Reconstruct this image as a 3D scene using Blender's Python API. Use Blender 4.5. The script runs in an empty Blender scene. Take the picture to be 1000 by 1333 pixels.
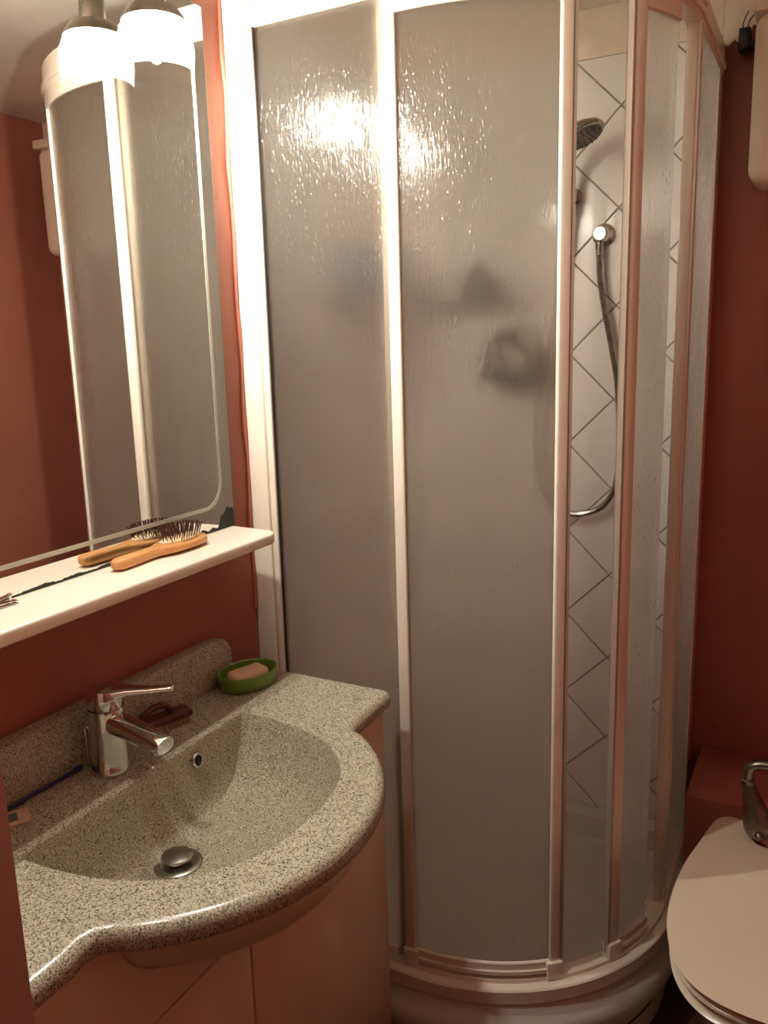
import bpy, bmesh, math, random
from mathutils import Vector, Matrix

random.seed(7)
PI = math.pi
sc = bpy.context.scene
COL = sc.collection

# ------------------------------------------------------------------ camera
cam_data = bpy.data.cameras.new('camera')
cam = bpy.data.objects.new('camera', cam_data)
COL.objects.link(cam)
cam_data.sensor_fit = 'HORIZONTAL'
cam_data.sensor_width = 36.0
cam_data.lens = 36.0 * 1081.36 / 1000.0
cam_data.clip_start = 0.02
R_ = Vector((0.8869, 0.4611, -0.0280)); U_ = Vector((-0.0671, 0.1886, 0.9798)); W_ = Vector((-0.4571, 0.8671, -0.1982))
m = Matrix(((R_.x, U_.x, -W_.x), (R_.y, U_.y, -W_.y), (R_.z, U_.z, -W_.z))).normalized().to_4x4()
m.translation = Vector((0.9878, -1.3126, 1.4649))
cam.matrix_world = m
sc.camera = cam

# ------------------------------------------------------------------ world, light levels, exposure
world = bpy.data.worlds.new('world')
sc.world = world
world.use_nodes = True
world.node_tree.nodes['Background'].inputs[0].default_value = (1.0, 0.8, 0.62, 1)
world.node_tree.nodes['Background'].inputs[1].default_value = 0.01
BULB_STRENGTH = 4050.0
BULB_COLOR = (1.0, 0.98, 0.88)
sc.view_settings.view_transform = 'Standard'
sc.view_settings.look = 'None'
sc.view_settings.exposure = 0.0
sc.view_settings.gamma = 1.0
sc.view_settings.use_curve_mapping = False
sc.cycles.max_bounces = 14
sc.cycles.transparent_max_bounces = 16
sc.cycles.transmission_bounces = 10
sc.cycles.diffuse_bounces = 6
sc.cycles.sample_clamp_indirect = 12.0
sc.cycles.caustics_refractive = True
sc.cycles.caustics_reflective = False
sc.cycles.blur_glossy = 0.3
sc.cycles.use_denoising = True

# ------------------------------------------------------------------ materials
def srgb(r, g, b):
    f = lambda c: (c / 12.92) if c <= 0.04045 else ((c + 0.055) / 1.055) ** 2.4
    return (f(r / 255), f(g / 255), f(b / 255), 1)

def mat(name, color, rough=0.5, metal=0.0, spec=0.5, coat=0.0):
    m = bpy.data.materials.new(name); m.use_nodes = True
    b = m.node_tree.nodes['Principled BSDF']
    b.inputs['Base Color'].default_value = color
    b.inputs['Roughness'].default_value = rough
    b.inputs['Metallic'].default_value = metal
    b.inputs['Specular IOR Level'].default_value = spec
    b.inputs['Coat Weight'].default_value = coat
    return m

def nodes(m):
    nt = m.node_tree
    return nt, nt.nodes, nt.links, nt.nodes['Principled BSDF']

def coords(nt, scale=(1, 1, 1)):
    tc = nt.nodes.new('ShaderNodeTexCoord'); mp = nt.nodes.new('ShaderNodeMapping')
    mp.inputs['Scale'].default_value = scale
    nt.links.new(tc.outputs['Object'], mp.inputs['Vector'])
    return mp.outputs['Vector']

def noise(nt, vec, scale, detail=3, rough=0.5):
    n = nt.nodes.new('ShaderNodeTexNoise')
    n.inputs['Scale'].default_value = scale; n.inputs['Detail'].default_value = detail
    n.inputs['Roughness'].default_value = rough
    nt.links.new(vec, n.inputs['Vector'])
    return n

def ramp(nt, fac, stops):
    r = nt.nodes.new('ShaderNodeValToRGB')
    el = r.color_ramp.elements
    el[0].position, el[0].color = stops[0]
    el[1].position, el[1].color = stops[-1]
    for p, c in stops[1:-1]:
        e = el.new(p); e.color = c
    nt.links.new(fac, r.inputs['Fac'])
    return r

def bump(nt, height, strength, dist=0.002, normal=None):
    b = nt.nodes.new('ShaderNodeBump')
    b.inputs['Strength'].default_value = strength; b.inputs['Distance'].default_value = dist
    nt.links.new(height, b.inputs['Height'])
    if normal: nt.links.new(normal, b.inputs['Normal'])
    return b.outputs['Normal']

def varied(name, c1, c2, scale=8, rough=0.5, bump_s=0.0, bump_scale=120, spec=0.5, metal=0.0, stretch=(1, 1, 1)):
    m = mat(name, c1, rough, metal, spec)
    nt, N, L, b = nodes(m)
    v = coords(nt, stretch)
    n = noise(nt, v, scale, 4)
    r = ramp(nt, n.outputs['Fac'], [(0.3, c1), (0.7, c2)])
    L.new(r.outputs['Color'], b.inputs['Base Color'])
    if bump_s:
        n2 = noise(nt, v, bump_scale, 3)
        L.new(bump(nt, n2.outputs['Fac'], bump_s), b.inputs['Normal'])
    return m

M = {}
M['red_paint'] = varied('red_paint', srgb(164, 100, 80), srgb(158, 94, 75), 5, 0.55, 0.10, 90, 0.4)
M['red_caulk'] = mat('red_caulk', srgb(150, 84, 66), 0.5)
M['jamb_paint'] = varied('jamb_paint', srgb(190, 150, 136), srgb(183, 143, 128), 9, 0.5, 0.05)
M['hall_paint'] = varied('hall_paint', srgb(204, 176, 152), srgb(198, 170, 146), 5, 0.6)
M['plaster'] = varied('plaster', srgb(238, 226, 206), srgb(222, 208, 186), 14, 0.85, 0.5, 60, 0.2)
M['ceiling_paint'] = varied('ceiling_paint', srgb(232, 224, 212), srgb(222, 213, 200), 7, 0.8, 0.2, 70, 0.2)
M['floor_tile'] = varied('floor_tile', srgb(92, 64, 50), srgb(76, 52, 42), 12, 0.4)
M['grout'] = varied('grout', srgb(168, 156, 142), srgb(150, 138, 124), 40, 0.9, 0.3, 200, 0.2)
M['wall_tile'] = varied('wall_tile', srgb(238, 234, 228), srgb(233, 229, 222), 6, 0.13, 0.05, 25, 0.5)
M['white_plastic'] = varied('white_plastic', srgb(226, 216, 200), srgb(222, 211, 194), 10, 0.22, 0.0)
M['white_profile'] = varied('white_profile', srgb(228, 216, 200), srgb(222, 209, 192), 10, 0.2, 0.0)
M['seal'] = mat('seal', srgb(176, 160, 144), 0.5)
M['dark_gap'] = mat('dark_gap', srgb(46, 36, 30), 0.7)
M['acrylic'] = varied('acrylic', srgb(218, 211, 200), srgb(212, 205, 194), 6, 0.18)
M['ceramic'] = varied('ceramic', srgb(222, 208, 186), srgb(218, 204, 182), 5, 0.1, coords and 0.0)
M['cistern_paint'] = varied('cistern_paint', srgb(238, 224, 204), srgb(234, 220, 200), 5, 0.3)
M['lid_plastic'] = varied('lid_plastic', srgb(216, 200, 178), srgb(212, 196, 174), 5, 0.25)
M['cabinet_paint'] = varied('cabinet_paint', srgb(224, 208, 182), srgb(219, 203, 177), 5, 0.2)
M['belly'] = varied('belly', srgb(220, 210, 178), srgb(214, 204, 172), 8, 0.3)
M['shelf_paint'] = varied('shelf_paint', srgb(236, 226, 208), srgb(232, 222, 204), 8, 0.3)
M['chrome'] = mat('chrome', srgb(214, 210, 206), 0.07, 1.0)
M['worn_chrome'] = varied('worn_chrome', srgb(190, 184, 176), srgb(150, 144, 136), 60, 0.2, 0.1, 90, 0.5, 1.0)
M['steel'] = mat('steel', srgb(170, 164, 156), 0.25, 1.0)
M['old_metal'] = varied('old_metal', srgb(150, 142, 128), srgb(112, 104, 92), 30, 0.3, 0.1, 80, 0.5, 1.0)
M['black_plastic'] = mat('black_plastic', srgb(34, 32, 31), 0.4)
M['grey_plastic'] = mat('grey_plastic', srgb(96, 92, 86), 0.35)
M['green_ceramic'] = varied('green_ceramic', srgb(104, 142, 44), srgb(90, 128, 36), 20, 0.3)
M['soap'] = varied('soap', srgb(232, 204, 176), srgb(226, 196, 166), 30, 0.55)
M['wood'] = varied('wood', srgb(208, 154, 96), srgb(188, 130, 74), 14, 0.35, 0.0, 1, 0.5, 0.0, (9, 1, 9))
M['dark_wood'] = varied('dark_wood', srgb(92, 32, 20), srgb(70, 22, 14), 20, 0.4)
M['pale_bristle'] = varied('pale_bristle', srgb(196, 176, 140), srgb(150, 128, 96), 300, 0.8)
M['brown_pin'] = mat('brown_pin', srgb(72, 36, 24), 0.45)
M['cushion'] = mat('cushion', srgb(214, 190, 150), 0.6)
M['blue_plastic'] = mat('blue_plastic', srgb(34, 44, 96), 0.35)
M['teal_plastic'] = mat('teal_plastic', srgb(30, 86, 110), 0.3)
M['paper'] = mat('paper', srgb(206, 176, 152), 0.5)
M['paper_print'] = mat('paper_print', srgb(98, 104, 98), 0.5)
M['stain'] = mat('stain', srgb(52, 54, 46), 0.7, 0, 0.2)
M['etched'] = mat('etched', srgb(176, 174, 158), 0.7, 0, 0.3)
M['mirror_edge'] = mat('mirror_edge', srgb(120, 136, 122), 0.25)
M['silver'] = mat('silver', (0.86, 0.85, 0.82, 1), 0.006, 1.0)
M['black_hole'] = mat('black_hole', srgb(12, 10, 9), 0.7)

# flecked resin stone
g = mat('speckled_stone', (0.4, 0.38, 0.3, 1), 0.24, 0, 0.5)
nt, N, L, b = nodes(g)
v = coords(nt)
n1 = noise(nt, v, 490, 2, 0.62)
r1 = ramp(nt, n1.outputs['Fac'], [(0.33, srgb(60, 54, 44)), (0.41, srgb(122, 115, 98)), (0.49, srgb(170, 163, 141)), (0.64, srgb(202, 194, 172))])
vo = N.new('ShaderNodeTexVoronoi'); vo.inputs['Scale'].default_value = 700
L.new(v, vo.inputs['Vector'])
r2 = ramp(nt, vo.outputs['Distance'], [(0.10, (0, 0, 0, 1)), (0.22, (1, 1, 1, 1))])
n3 = noise(nt, v, 60, 2)
mx = N.new('ShaderNodeMix'); mx.data_type = 'RGBA'
mx.blend_type = 'MULTIPLY'
mx.inputs[0].default_value = 0.30
L.new(r1.outputs['Color'], mx.inputs[6]); L.new(r2.outputs['Color'], mx.inputs[7])
L.new(mx.outputs[2], b.inputs['Base Color'])
M['stone'] = g

# rain-patterned shower glazing: rough refraction plus the milky scatter of cast acrylic
def rain_glass():
    m = bpy.data.materials.new('rain_glass'); m.use_nodes = True
    nt = m.node_tree; N = nt.nodes; L = nt.links
    for n in list(N): N.remove(n)
    out = N.new('ShaderNodeOutputMaterial')
    v1 = coords(nt, (1, 1, 0.10))
    n1 = noise(nt, v1, 260, 2, 0.55)
    v2 = coords(nt, (1, 1, 0.45))
    vo = N.new('ShaderNodeTexVoronoi'); vo.inputs['Scale'].default_value = 150
    L.new(v2, vo.inputs['Vector'])
    rv = ramp(nt, vo.outputs['Distance'], [(0.0, (1, 1, 1, 1)), (0.42, (0, 0, 0, 1))])
    v3 = coords(nt, (1, 1, 0.5))
    n3 = noise(nt, v3, 26, 2)
    r3 = ramp(nt, n3.outputs['Fac'], [(0.34, (0, 0, 0, 1)), (0.56, (1, 1, 1, 1))])
    mul = N.new('ShaderNodeMath'); mul.operation = 'MULTIPLY'
    L.new(rv.outputs['Color'], mul.inputs[0]); L.new(r3.outputs['Color'], mul.inputs[1])
    nrm = bump(nt, n1.outputs['Fac'], 0.8, 0.0014)
    nrm = bump(nt, mul.outputs[0], 0.9, 0.0012, nrm)
    gl = N.new('ShaderNodeBsdfRefraction'); gl.inputs['IOR'].default_value = 1.18
    gl.inputs['Roughness'].default_value = 0.42; gl.inputs['Color'].default_value = (0.97, 0.96, 0.95, 1)
    nrm_in = bump(nt, n1.outputs['Fac'], 0.55, 0.0012)
    nrm_in = bump(nt, mul.outputs[0], 0.9, 0.0012, nrm_in)
    L.new(nrm_in, gl.inputs['Normal'])
    tl = N.new('ShaderNodeBsdfTranslucent'); tl.inputs['Color'].default_value = (0.92, 0.89, 0.85, 1)
    df = N.new('ShaderNodeBsdfDiffuse'); df.inputs['Color'].default_value = (0.62, 0.58, 0.53, 1)
    tr = N.new('ShaderNodeBsdfTransparent'); tr.inputs['Color'].default_value = (0.95, 0.94, 0.92, 1)
    gs = N.new('ShaderNodeBsdfGlossy'); gs.inputs['Roughness'].default_value = 0.13
    L.new(nrm, gs.inputs['Normal'])
    def mix(f, a, b_):
        x = N.new('ShaderNodeMixShader'); x.inputs[0].default_value = f
        L.new(a.outputs[0], x.inputs[1]); L.new(b_.outputs[0], x.inputs[2]); return x
    milky = mix(0.02, tl, df)
    x = mix(0.58, gl, milky)
    x = mix(0.17, x, tr)
    fr = N.new('ShaderNodeFresnel'); fr.inputs['IOR'].default_value = 1.32
    L.new(nrm, fr.inputs['Normal'])
    y = N.new('ShaderNodeMixShader'); L.new(fr.outputs[0], y.inputs[0])
    L.new(x.outputs[0], y.inputs[1]); L.new(gs.outputs[0], y.inputs[2])
    L.new(y.outputs[0], out.inputs['Surface'])
    return m
M['glass'] = rain_glass()
def clear_face():
    m = bpy.data.materials.new('clear_face'); m.use_nodes = True
    nt = m.node_tree; N = nt.nodes; L = nt.links; N.clear()
    o = N.new('ShaderNodeOutputMaterial'); t = N.new('ShaderNodeBsdfTransparent'); t.inputs[0].default_value = (0.98, 0.98, 0.97, 1)
    g_ = N.new('ShaderNodeBsdfGlossy'); g_.inputs['Roughness'].default_value = 0.12
    x = N.new('ShaderNodeMixShader'); x.inputs[0].default_value = 0.04
    L.new(t.outputs[0], x.inputs[1]); L.new(g_.outputs[0], x.inputs[2]); L.new(x.outputs[0], o.inputs[0])
    return m
M['clear'] = clear_face()
def rain_side(o, outward):
    """the patterned side of a pane faces out; its other faces are smooth and clear."""
    o.data.materials.append(M['clear'])
    for f in o.data.polygons:
        if f.normal.dot(outward(f.center)) < 0.5: f.material_index = 1


def emitter(name, color, strength):
    m = bpy.data.materials.new(name); m.use_nodes = True
    nt = m.node_tree; nt.nodes.clear()
    o = nt.nodes.new('ShaderNodeOutputMaterial'); e = nt.nodes.new('ShaderNodeEmission')
    e.inputs[0].default_value = (*color, 1); e.inputs[1].default_value = strength
    nt.links.new(e.outputs[0], o.inputs[0]); return m
M['bulb'] = emitter('bulb_glow', BULB_COLOR, BULB_STRENGTH)

def shade_glass():  # glass of the shells added round the bulbs to give a visible glow
    m = bpy.data.materials.new('glow_shade_glass'); m.use_nodes = True
    nt = m.node_tree; N = nt.nodes; L = nt.links; N.clear()
    o = N.new('ShaderNodeOutputMaterial')
    t = N.new('ShaderNodeBsdfTransparent'); t.inputs[0].default_value = (1, 0.98, 0.95, 1)
    tl = N.new('ShaderNodeBsdfTranslucent'); tl.inputs[0].default_value = (0.9, 0.86, 0.8, 1)
    x = N.new('ShaderNodeMixShader'); x.inputs[0].default_value = 0.05
    L.new(t.outputs[0], x.inputs[1]); L.new(tl.outputs[0], x.inputs[2]); L.new(x.outputs[0], o.inputs[0])
    return m
M['shade'] = shade_glass()

# ------------------------------------------------------------------ mesh helpers
def V(*a): return Vector(a)

def add_box(bm, x0, x1, y0, y1, z0, z1, bev=0.0, seg=2):
    t = bmesh.new()
    bmesh.ops.create_cube(t, size=1)
    for v in t.verts:
        v.co = Vector((x0 + (v.co.x + .5) * (x1 - x0), y0 + (v.co.y + .5) * (y1 - y0), z0 + (v.co.z + .5) * (z1 - z0)))
    if bev:
        bmesh.ops.bevel(t, geom=list(t.edges), offset=bev, segments=seg, profile=0.5, affect='EDGES')
    merge(bm, t)

def merge(bm, t):
    vm = {}
    for v in t.verts: vm[v] = bm.verts.new(v.co)
    for f in t.faces:
        try: bm.faces.new([vm[v] for v in f.verts])
        except ValueError: pass
    t.free()

def loft(bm, loops, closed=True, cap0=False, cap1=False):
    """loops: list of equal-length point lists."""
    rows = [[bm.verts.new(p) for p in lp] for lp in loops]
    n = len(rows[0])
    for a, b_ in zip(rows, rows[1:]):
        for i in range(n if closed else n - 1):
            j = (i + 1) % n
            bm.faces.new((a[i], a[j], b_[j], b_[i]))
    if cap0: bm.faces.new(list(reversed(rows[0])))
    if cap1: bm.faces.new(rows[-1])
    return rows

def lathe(bm, profile, origin=(0, 0, 0), axis=(0, 0, 1), n=24):
    """profile: (radius, height) pairs along axis."""
    ax = Vector(axis).normalized()
    q = Vector((0, 0, 1)).rotation_difference(ax)
    o = Vector(origin)
    loops = []
    for r, h in profile:
        loops.append([o + q @ Vector((max(r, 1e-5) * math.cos(2 * PI * k / n), max(r, 1e-5) * math.sin(2 * PI * k / n), h)) for k in range(n)])
    loft(bm, loops, True, True, True)

def smooth_path(pts, per=10):
    pts = [Vector(p) for p in pts]
    out = []
    for i in range(len(pts) - 1):
        p0 = pts[max(i - 1, 0)]; p1 = pts[i]; p2 = pts[i + 1]; p3 = pts[min(i + 2, len(pts) - 1)]
        for k in range(per):
            t = k / per
            out.append(0.5 * ((2 * p1) + (p2 - p0) * t + (2 * p0 - 5 * p1 + 4 * p2 - p3) * t * t + (3 * p1 - p0 - 3 * p2 + p3) * t ** 3))
    out.append(pts[-1])
    return out

def tube(bm, pts, radius, n=10, cap=True):
    """radius: number, or function of (index, t)."""
    pts = [Vector(p) for p in pts]
    loops = []
    ref = None
    for i, p in enumerate(pts):
        d = (pts[min(i + 1, len(pts) - 1)] - pts[max(i - 1, 0)]).normalized()
        if ref is None:
            ref = d.orthogonal().normalized()
        else:
            ref = (ref - d * ref.dot(d)).normalized()
        bi = d.cross(ref)
        r = radius(i, i / (len(pts) - 1)) if callable(radius) else radius
        loops.append([p + (ref * math.cos(2 * PI * k / n) + bi * math.sin(2 * PI * k / n)) * r for k in range(n)])
    loft(bm, loops, True, cap, cap)

def prism(bm, poly, z0, z1, bev=0.0):
    """vertical prism from an (x, y) polygon."""
    t = bmesh.new()
    a = [t.verts.new((x, y, z0)) for x, y in poly]; b_ = [t.verts.new((x, y, z1)) for x, y in poly]
    n = len(poly)
    t.faces.new(list(reversed(a))); t.faces.new(b_)
    for i in range(n): t.faces.new((a[i], a[(i + 1) % n], b_[(i + 1) % n], b_[i]))
    if bev:
        t.normal_update()
        ed = [e for e in t.edges if e.is_manifold and e.calc_face_angle(0) > 0.8]
        bmesh.ops.bevel(t, geom=ed, offset=bev, segments=3, profile=0.5, affect='EDGES')
    merge(bm, t)

def obj(name, bm, material, parent=None, smooth=True, angle=40, loc=None):
    bmesh.ops.recalc_face_normals(bm, faces=bm.faces[:])
    me = bpy.data.meshes.new(name)
    bm.to_mesh(me); bm.free()
    if smooth:
        me.polygons.foreach_set('use_smooth', [True] * len(me.polygons))
        me.set_sharp_from_angle(angle=math.radians(angle))
    me.materials.append(M[material] if isinstance(material, str) else material)
    o = bpy.data.objects.new(name, me)
    COL.objects.link(o)
    if parent is not None: o.parent = parent
    if loc is not None: o.location = loc
    return o

def thing(name, label, cat, loc=(0, 0, 0), group=None):
    o = bpy.data.objects.new(name, None)
    o.empty_display_size = 0.05
    COL.objects.link(o)
    # parts are modelled in world coordinates, so the empty's place is undone on its children
    o.location = loc
    o['label'] = label; o['category'] = cat
    if group: o['group'] = group
    return o

def tag(o, label, cat, group=None):
    o['label'] = label; o['category'] = cat
    if group: o['group'] = group
    return o

def part(name, bm, material, parent, **k):
    o = obj(name, bm, material, parent, **k)
    root = parent
    off = Vector((0, 0, 0))
    while root is not None:
        off += root.location; root = root.parent
    o.location = -off + Vector(o.location)
    return o

def struct(name, bm, material, parent=None, **k):
    o = obj(name, bm, material, parent, **k)
    if parent is None: o['kind'] = 'structure'
    return o

def box_bm(*a, **k):
    bm = bmesh.new(); add_box(bm, *a, **k); return bm

# ------------------------------------------------------------------ dimensions
SY = 0.791            # plane of the back wall
SX = 0.752            # plane of the shower's right side
CEIL = 2.21
XR = 1.40             # right wall
CX, CY, RR = 0.343, 0.409, 0.409    # centre and radius of the quadrant front
ZT0, ZT1 = 0.200, 0.245
GZ = 2.015            # top of the glazing

# ------------------------------------------------------------------ room shell
struct('floor', box_bm(-0.15, XR + 0.1, -2.6, SY + 0.1, -0.08, 0.0), 'floor_tile')
struct('ceiling', box_bm(-0.15, XR + 0.1, -2.6, SY + 0.1, CEIL, CEIL + 0.08), 'ceiling_paint')
wl = struct('wall_left', box_bm(-0.10, 0.0, -1.02, SY + 0.1, 0, CEIL), 'red_paint')
wb = struct('wall_back', box_bm(-0.10, XR + 0.1, SY + 0.006, SY + 0.10, 0, CEIL), 'red_paint')
struct('wall_right', box_bm(XR, XR + 0.1, -2.6, SY + 0.1, 0, CEIL), 'red_paint')
bm = bmesh.new()
add_box(bm, -0.10, 0.409, -1.02, -0.902, 0, CEIL, 0.003)
jamb = struct('wall_front', bm, 'jamb_paint')
struct('wall_hall_left', box_bm(-0.15, -0.05, -2.6, -1.02, 0, CEIL), 'hall_paint')
struct('wall_hall', box_bm(-0.15, XR + 0.1, -2.7, -2.6, 0, CEIL), 'hall_paint')
bm = bmesh.new()
add_box(bm, 0.4092, 0.4110, -1.005, -0.975, 0.57, 0.72, 0.0005)
struct('strike_plate', bm, 'black_plastic', jamb)

# ragged bare plaster above the red paint, right of the shower
bm = bmesh.new()
pts = []
x = SX - 0.005
while x < XR:
    pts.append((x, 2.085 + random.uniform(-0.010, 0.012) + (0.03 if 0.80 < x < 0.83 else 0)))
    x += 0.012
pts.append((XR, 2.085))
y0, y1 = SY - 0.002, SY + 0.006
fr = [bm.verts.new((p[0], y0, p[1])) for p in pts]; ft = [bm.verts.new((p[0], y0, CEIL)) for p in pts]
br = [bm.verts.new((p[0], y1, p[1])) for p in pts]
for i in range(len(pts) - 1):
    bm.faces.new((fr[i], fr[i + 1], ft[i + 1], ft[i])); bm.faces.new((br[i], br[i + 1], fr[i + 1], fr[i]))
struct('bare_plaster', bm, 'plaster', wb, smooth=False)
# plain band over the tiles inside the shower
struct('plain_band', box_bm(0.0, SX - 0.006, SY - 0.001, SY + 0.006, 2.104, CEIL), 'plaster', wb, smooth=False)
struct('plain_band', box_bm(0.0, 0.005, 0.03, SY, 2.104, CEIL), 'plaster', wl, smooth=False)
# grout beds
struct('grout_bed', box_bm(0.004, SX - 0.006, SY + 0.001, SY + 0.006, 0.16, 2.104), 'grout', wb, smooth=False)
struct('grout_bed', box_bm(0.0, 0.004, 0.03, SY, 0.16, 2.104), 'grout', wl, smooth=False)

# diamond-laid square tiles, each one a piece
def clip(poly, axis, lim, keep_less):
    out = []
    n = len(poly)
    for i in range(n):
        a, b_ = poly[i], poly[(i + 1) % n]
        ia = (a[axis] <= lim) if keep_less else (a[axis] >= lim)
        ib = (b_[axis] <= lim) if keep_less else (b_[axis] >= lim)
        if ia: out.append(a)
        if ia != ib:
            t = (lim - a[axis]) / (b_[axis] - a[axis])
            out.append((a[0] + t * (b_[0] - a[0]), a[1] + t * (b_[1] - a[1])))
    return out
HD = 0.1130
def lay_tiles(umin, umax, zmin, zmax, u0, z0, to3d, parent):
    whole = None
    for i in range(-12, 13):
        for j in range(-14, 14):
            if (i + j) % 2 == 0: continue          # lattice vertices sit on even sums, tile centres on odd ones
            uc, zc = u0 + HD * i, z0 + HD * j
            h = HD - 0.0024
            q = [(uc - h, zc), (uc, zc - h), (uc + h, zc), (uc, zc + h)]
            p = q
            for ax, lim, less in ((0, umin, False), (0, umax, True), (1, zmin, False), (1, zmax, True)):
                if p: p = clip(p, ax, lim, less)
            if len(p) < 3: continue
            area = 0.5 * abs(sum(p[k][0] * p[(k + 1) % len(p)][1] - p[(k + 1) % len(p)][0] * p[k][1] for k in range(len(p))))
            if area < 0.0004: continue
            cu = sum(a[0] for a in p) / len(p); cz = sum(a[1] for a in p) / len(p)
            full = (p == q)
            if full and whole is not None:
                o = bpy.data.objects.new('tile', whole); COL.objects.link(o); o.parent = parent
                o.location = to3d(uc, zc, 0)
            else:
                ou, oz = (uc, zc) if full else (cu, cz)
                b0 = to3d(ou, oz, 0)
                bm = bmesh.new()
                def lp(s, d): return [to3d(cu + (a[0] - cu) * s, cz + (a[1] - cz) * s, d) - b0 for a in p]
                loft(bm, [lp(1, 0.0), lp(1, 0.0022), lp(0.985, 0.0034)], True, False, True)
                o = obj('tile', bm, 'wall_tile', parent, smooth=False, loc=b0)
                if full: whole = o.data
            # nudge: hand-laid tiles are never perfectly coplanar
lay_tiles(0.006, SX - 0.010, 0.192, 2.102, 0.420, 1.4275, lambda u_, z_, d: Vector((u_, SY + 0.001 - d, z_)), wb)
lay_tiles(0.034, SY - 0.006, 0.192, 2.102, 0.330, 1.4275, lambda u_, z_, d: Vector((0.004 + d, u_, z_)), wl)

# boxed-in ledge behind the toilet, red like the wall
struct('trim_1', box_bm(0.775, XR - 0.001, 0.536, SY + 0.005, 0.0, 0.432, 0.003), 'red_paint')
# bead of red filler where the wall meets the shower post
bm = bmesh.new()
tube(bm, [(0.004, -0.012 + 0.0025 * math.sin(k * 1.7), 0.95 + k * 0.06) for k in range(21)], lambda i, t: 0.0035 + 0.001 * math.sin(i * 2.3), 8)
struct('trim_2', bm, 'red_caulk')

# ------------------------------------------------------------------ shower tray and enclosure
def front_path(n=40):
    """(x, y, nx, ny) along the front of the quadrant from the left wall to the back wall."""
    P = [(0.0, 0.0, 0, -1), (0.12, 0, 0, -1), (0.24, 0, 0, -1)]
    for k in range(n + 1):
        a = -PI / 2 + (PI / 2) * k / n
        P.append((CX + RR * math.cos(a), CY + RR * math.sin(a), math.cos(a), math.sin(a)))
    P += [(SX, 0.55, 1, 0), (SX, 0.68, 1, 0), (SX, SY, 1, 0)]
    return P

def sweep(bm, path, o0, o1, z0, z1, bev=0.0):
    """rectangular bar along a path, offsets measured along the outward normal."""
    if bev:
        prof = [(o0 + bev, z0), (o1 - bev, z0), (o1, z0 + bev), (o1, z1 - bev), (o1 - bev, z1), (o0 + bev, z1), (o0, z1 - bev), (o0, z0 + bev)]
    else:
        prof = [(o0, z0), (o1, z0), (o1, z1), (o0, z1)]
    loops = [[Vector((x + nx * o, y + ny * o, z)) for o, z in prof] for x, y, nx, ny in path]
    loft(bm, loops, True, True, True)

def arc_path(a0, a1, n=16):
    P = []
    for k in range(n + 1):
        a = math.radians(a0 + (a1 - a0) * k / n)
        P.append((CX + RR * math.cos(a), CY + RR * math.sin(a), math.cos(a), math.sin(a)))
    return P

# tray
tray = thing('shower_tray', 'white quadrant shower tray on a curved plinth, under the sliding doors', 'shower tray', (0.38, 0.4, 0))
FP = front_path(36)
def tray_loop(off, z):
    L_ = [Vector((max(x + nx * off, 0.005), min(y + ny * off, SY - 0.005), z)) for x, y, nx, ny in FP]
    L_ += [Vector((0.40, SY - 0.005, z)), Vector((0.12, SY - 0.005, z)), Vector((0.005, SY - 0.005, z)), Vector((0.005, 0.6, z)), Vector((0.005, 0.3, z))]
    return L_
def inset_loop(s, z, rim=0.045):
    c = Vector((0.37, 0.40, 0)); out = []
    for p in tray_loop(0.0, 0):
        q = Vector((min(max(p.x, rim), SX - 0.035), min(max(p.y, 0.035), SY - rim), 0))
        d = c + (q - c) * s
        # keep well inside the curved front
        v = Vector((d.x - CX, d.y - CY, 0))
        if d.x > CX and d.y < CY and v.length > (RR - 0.035) * s: v *= (RR - 0.035) * s / v.length; d = Vector((CX + v.x, CY + v.y, 0))
        out.append(Vector((d.x, d.y, z)))
    return out
bm = bmesh.new()
loft(bm, [tray_loop(0.012, 0.095), tray_loop(0.030, 0.100), tray_loop(0.040, 0.118), tray_loop(0.042, 0.145), tray_loop(0.036, 0.166), tray_loop(0.026, 0.178), tray_loop(0.025, 0.196), tray_loop(0.022, 0.200),
          inset_loop(1.0, 0.200), inset_loop(0.975, 0.196), inset_loop(0.955, 0.176), inset_loop(0.935, 0.148), inset_loop(0.90, 0.140), inset_loop(0.5, 0.136), inset_loop(0.1, 0.133)], True, True, True)
part('basin', bm, 'acrylic', tray)
bm = bmesh.new()
sweep(bm, FP, -0.02, 0.010, 0.001, 0.094)
part('plinth', bm, 'acrylic', tray)
bm = bmesh.new()
sweep(bm, FP[10:-3], 0.0105, 0.0125, 0.060, 0.063)
part('plinth_joint', bm, 'dark_gap', tray)

enc = thing('shower_enclosure', 'quadrant shower enclosure with white profiles and rain-patterned panes', 'shower enclosure', (0.38, 0.2, 0.2))
bm = bmesh.new(); sweep(bm, FP, -0.030, 0.028, ZT0 + 0.001, ZT1 - 0.012, 0.003); sweep(bm, FP, -0.004, 0.008, ZT1 - 0.013, ZT1 - 0.004)
part('bottom_track', bm, 'white_profile', enc)
bm = bmesh.new(); RP = [(0.047, 0.0, 0, -1)] + FP[1:-1] + [(SX, SY - 0.03, 1, 0)]
sweep(bm, RP, -0.030, 0.004, GZ, GZ + 0.060, 0.004); sweep(bm, RP, 0.0035, 0.0085, GZ + 0.010, GZ + 0.020)
part('top_rail', bm, 'white_profile', enc)
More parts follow.
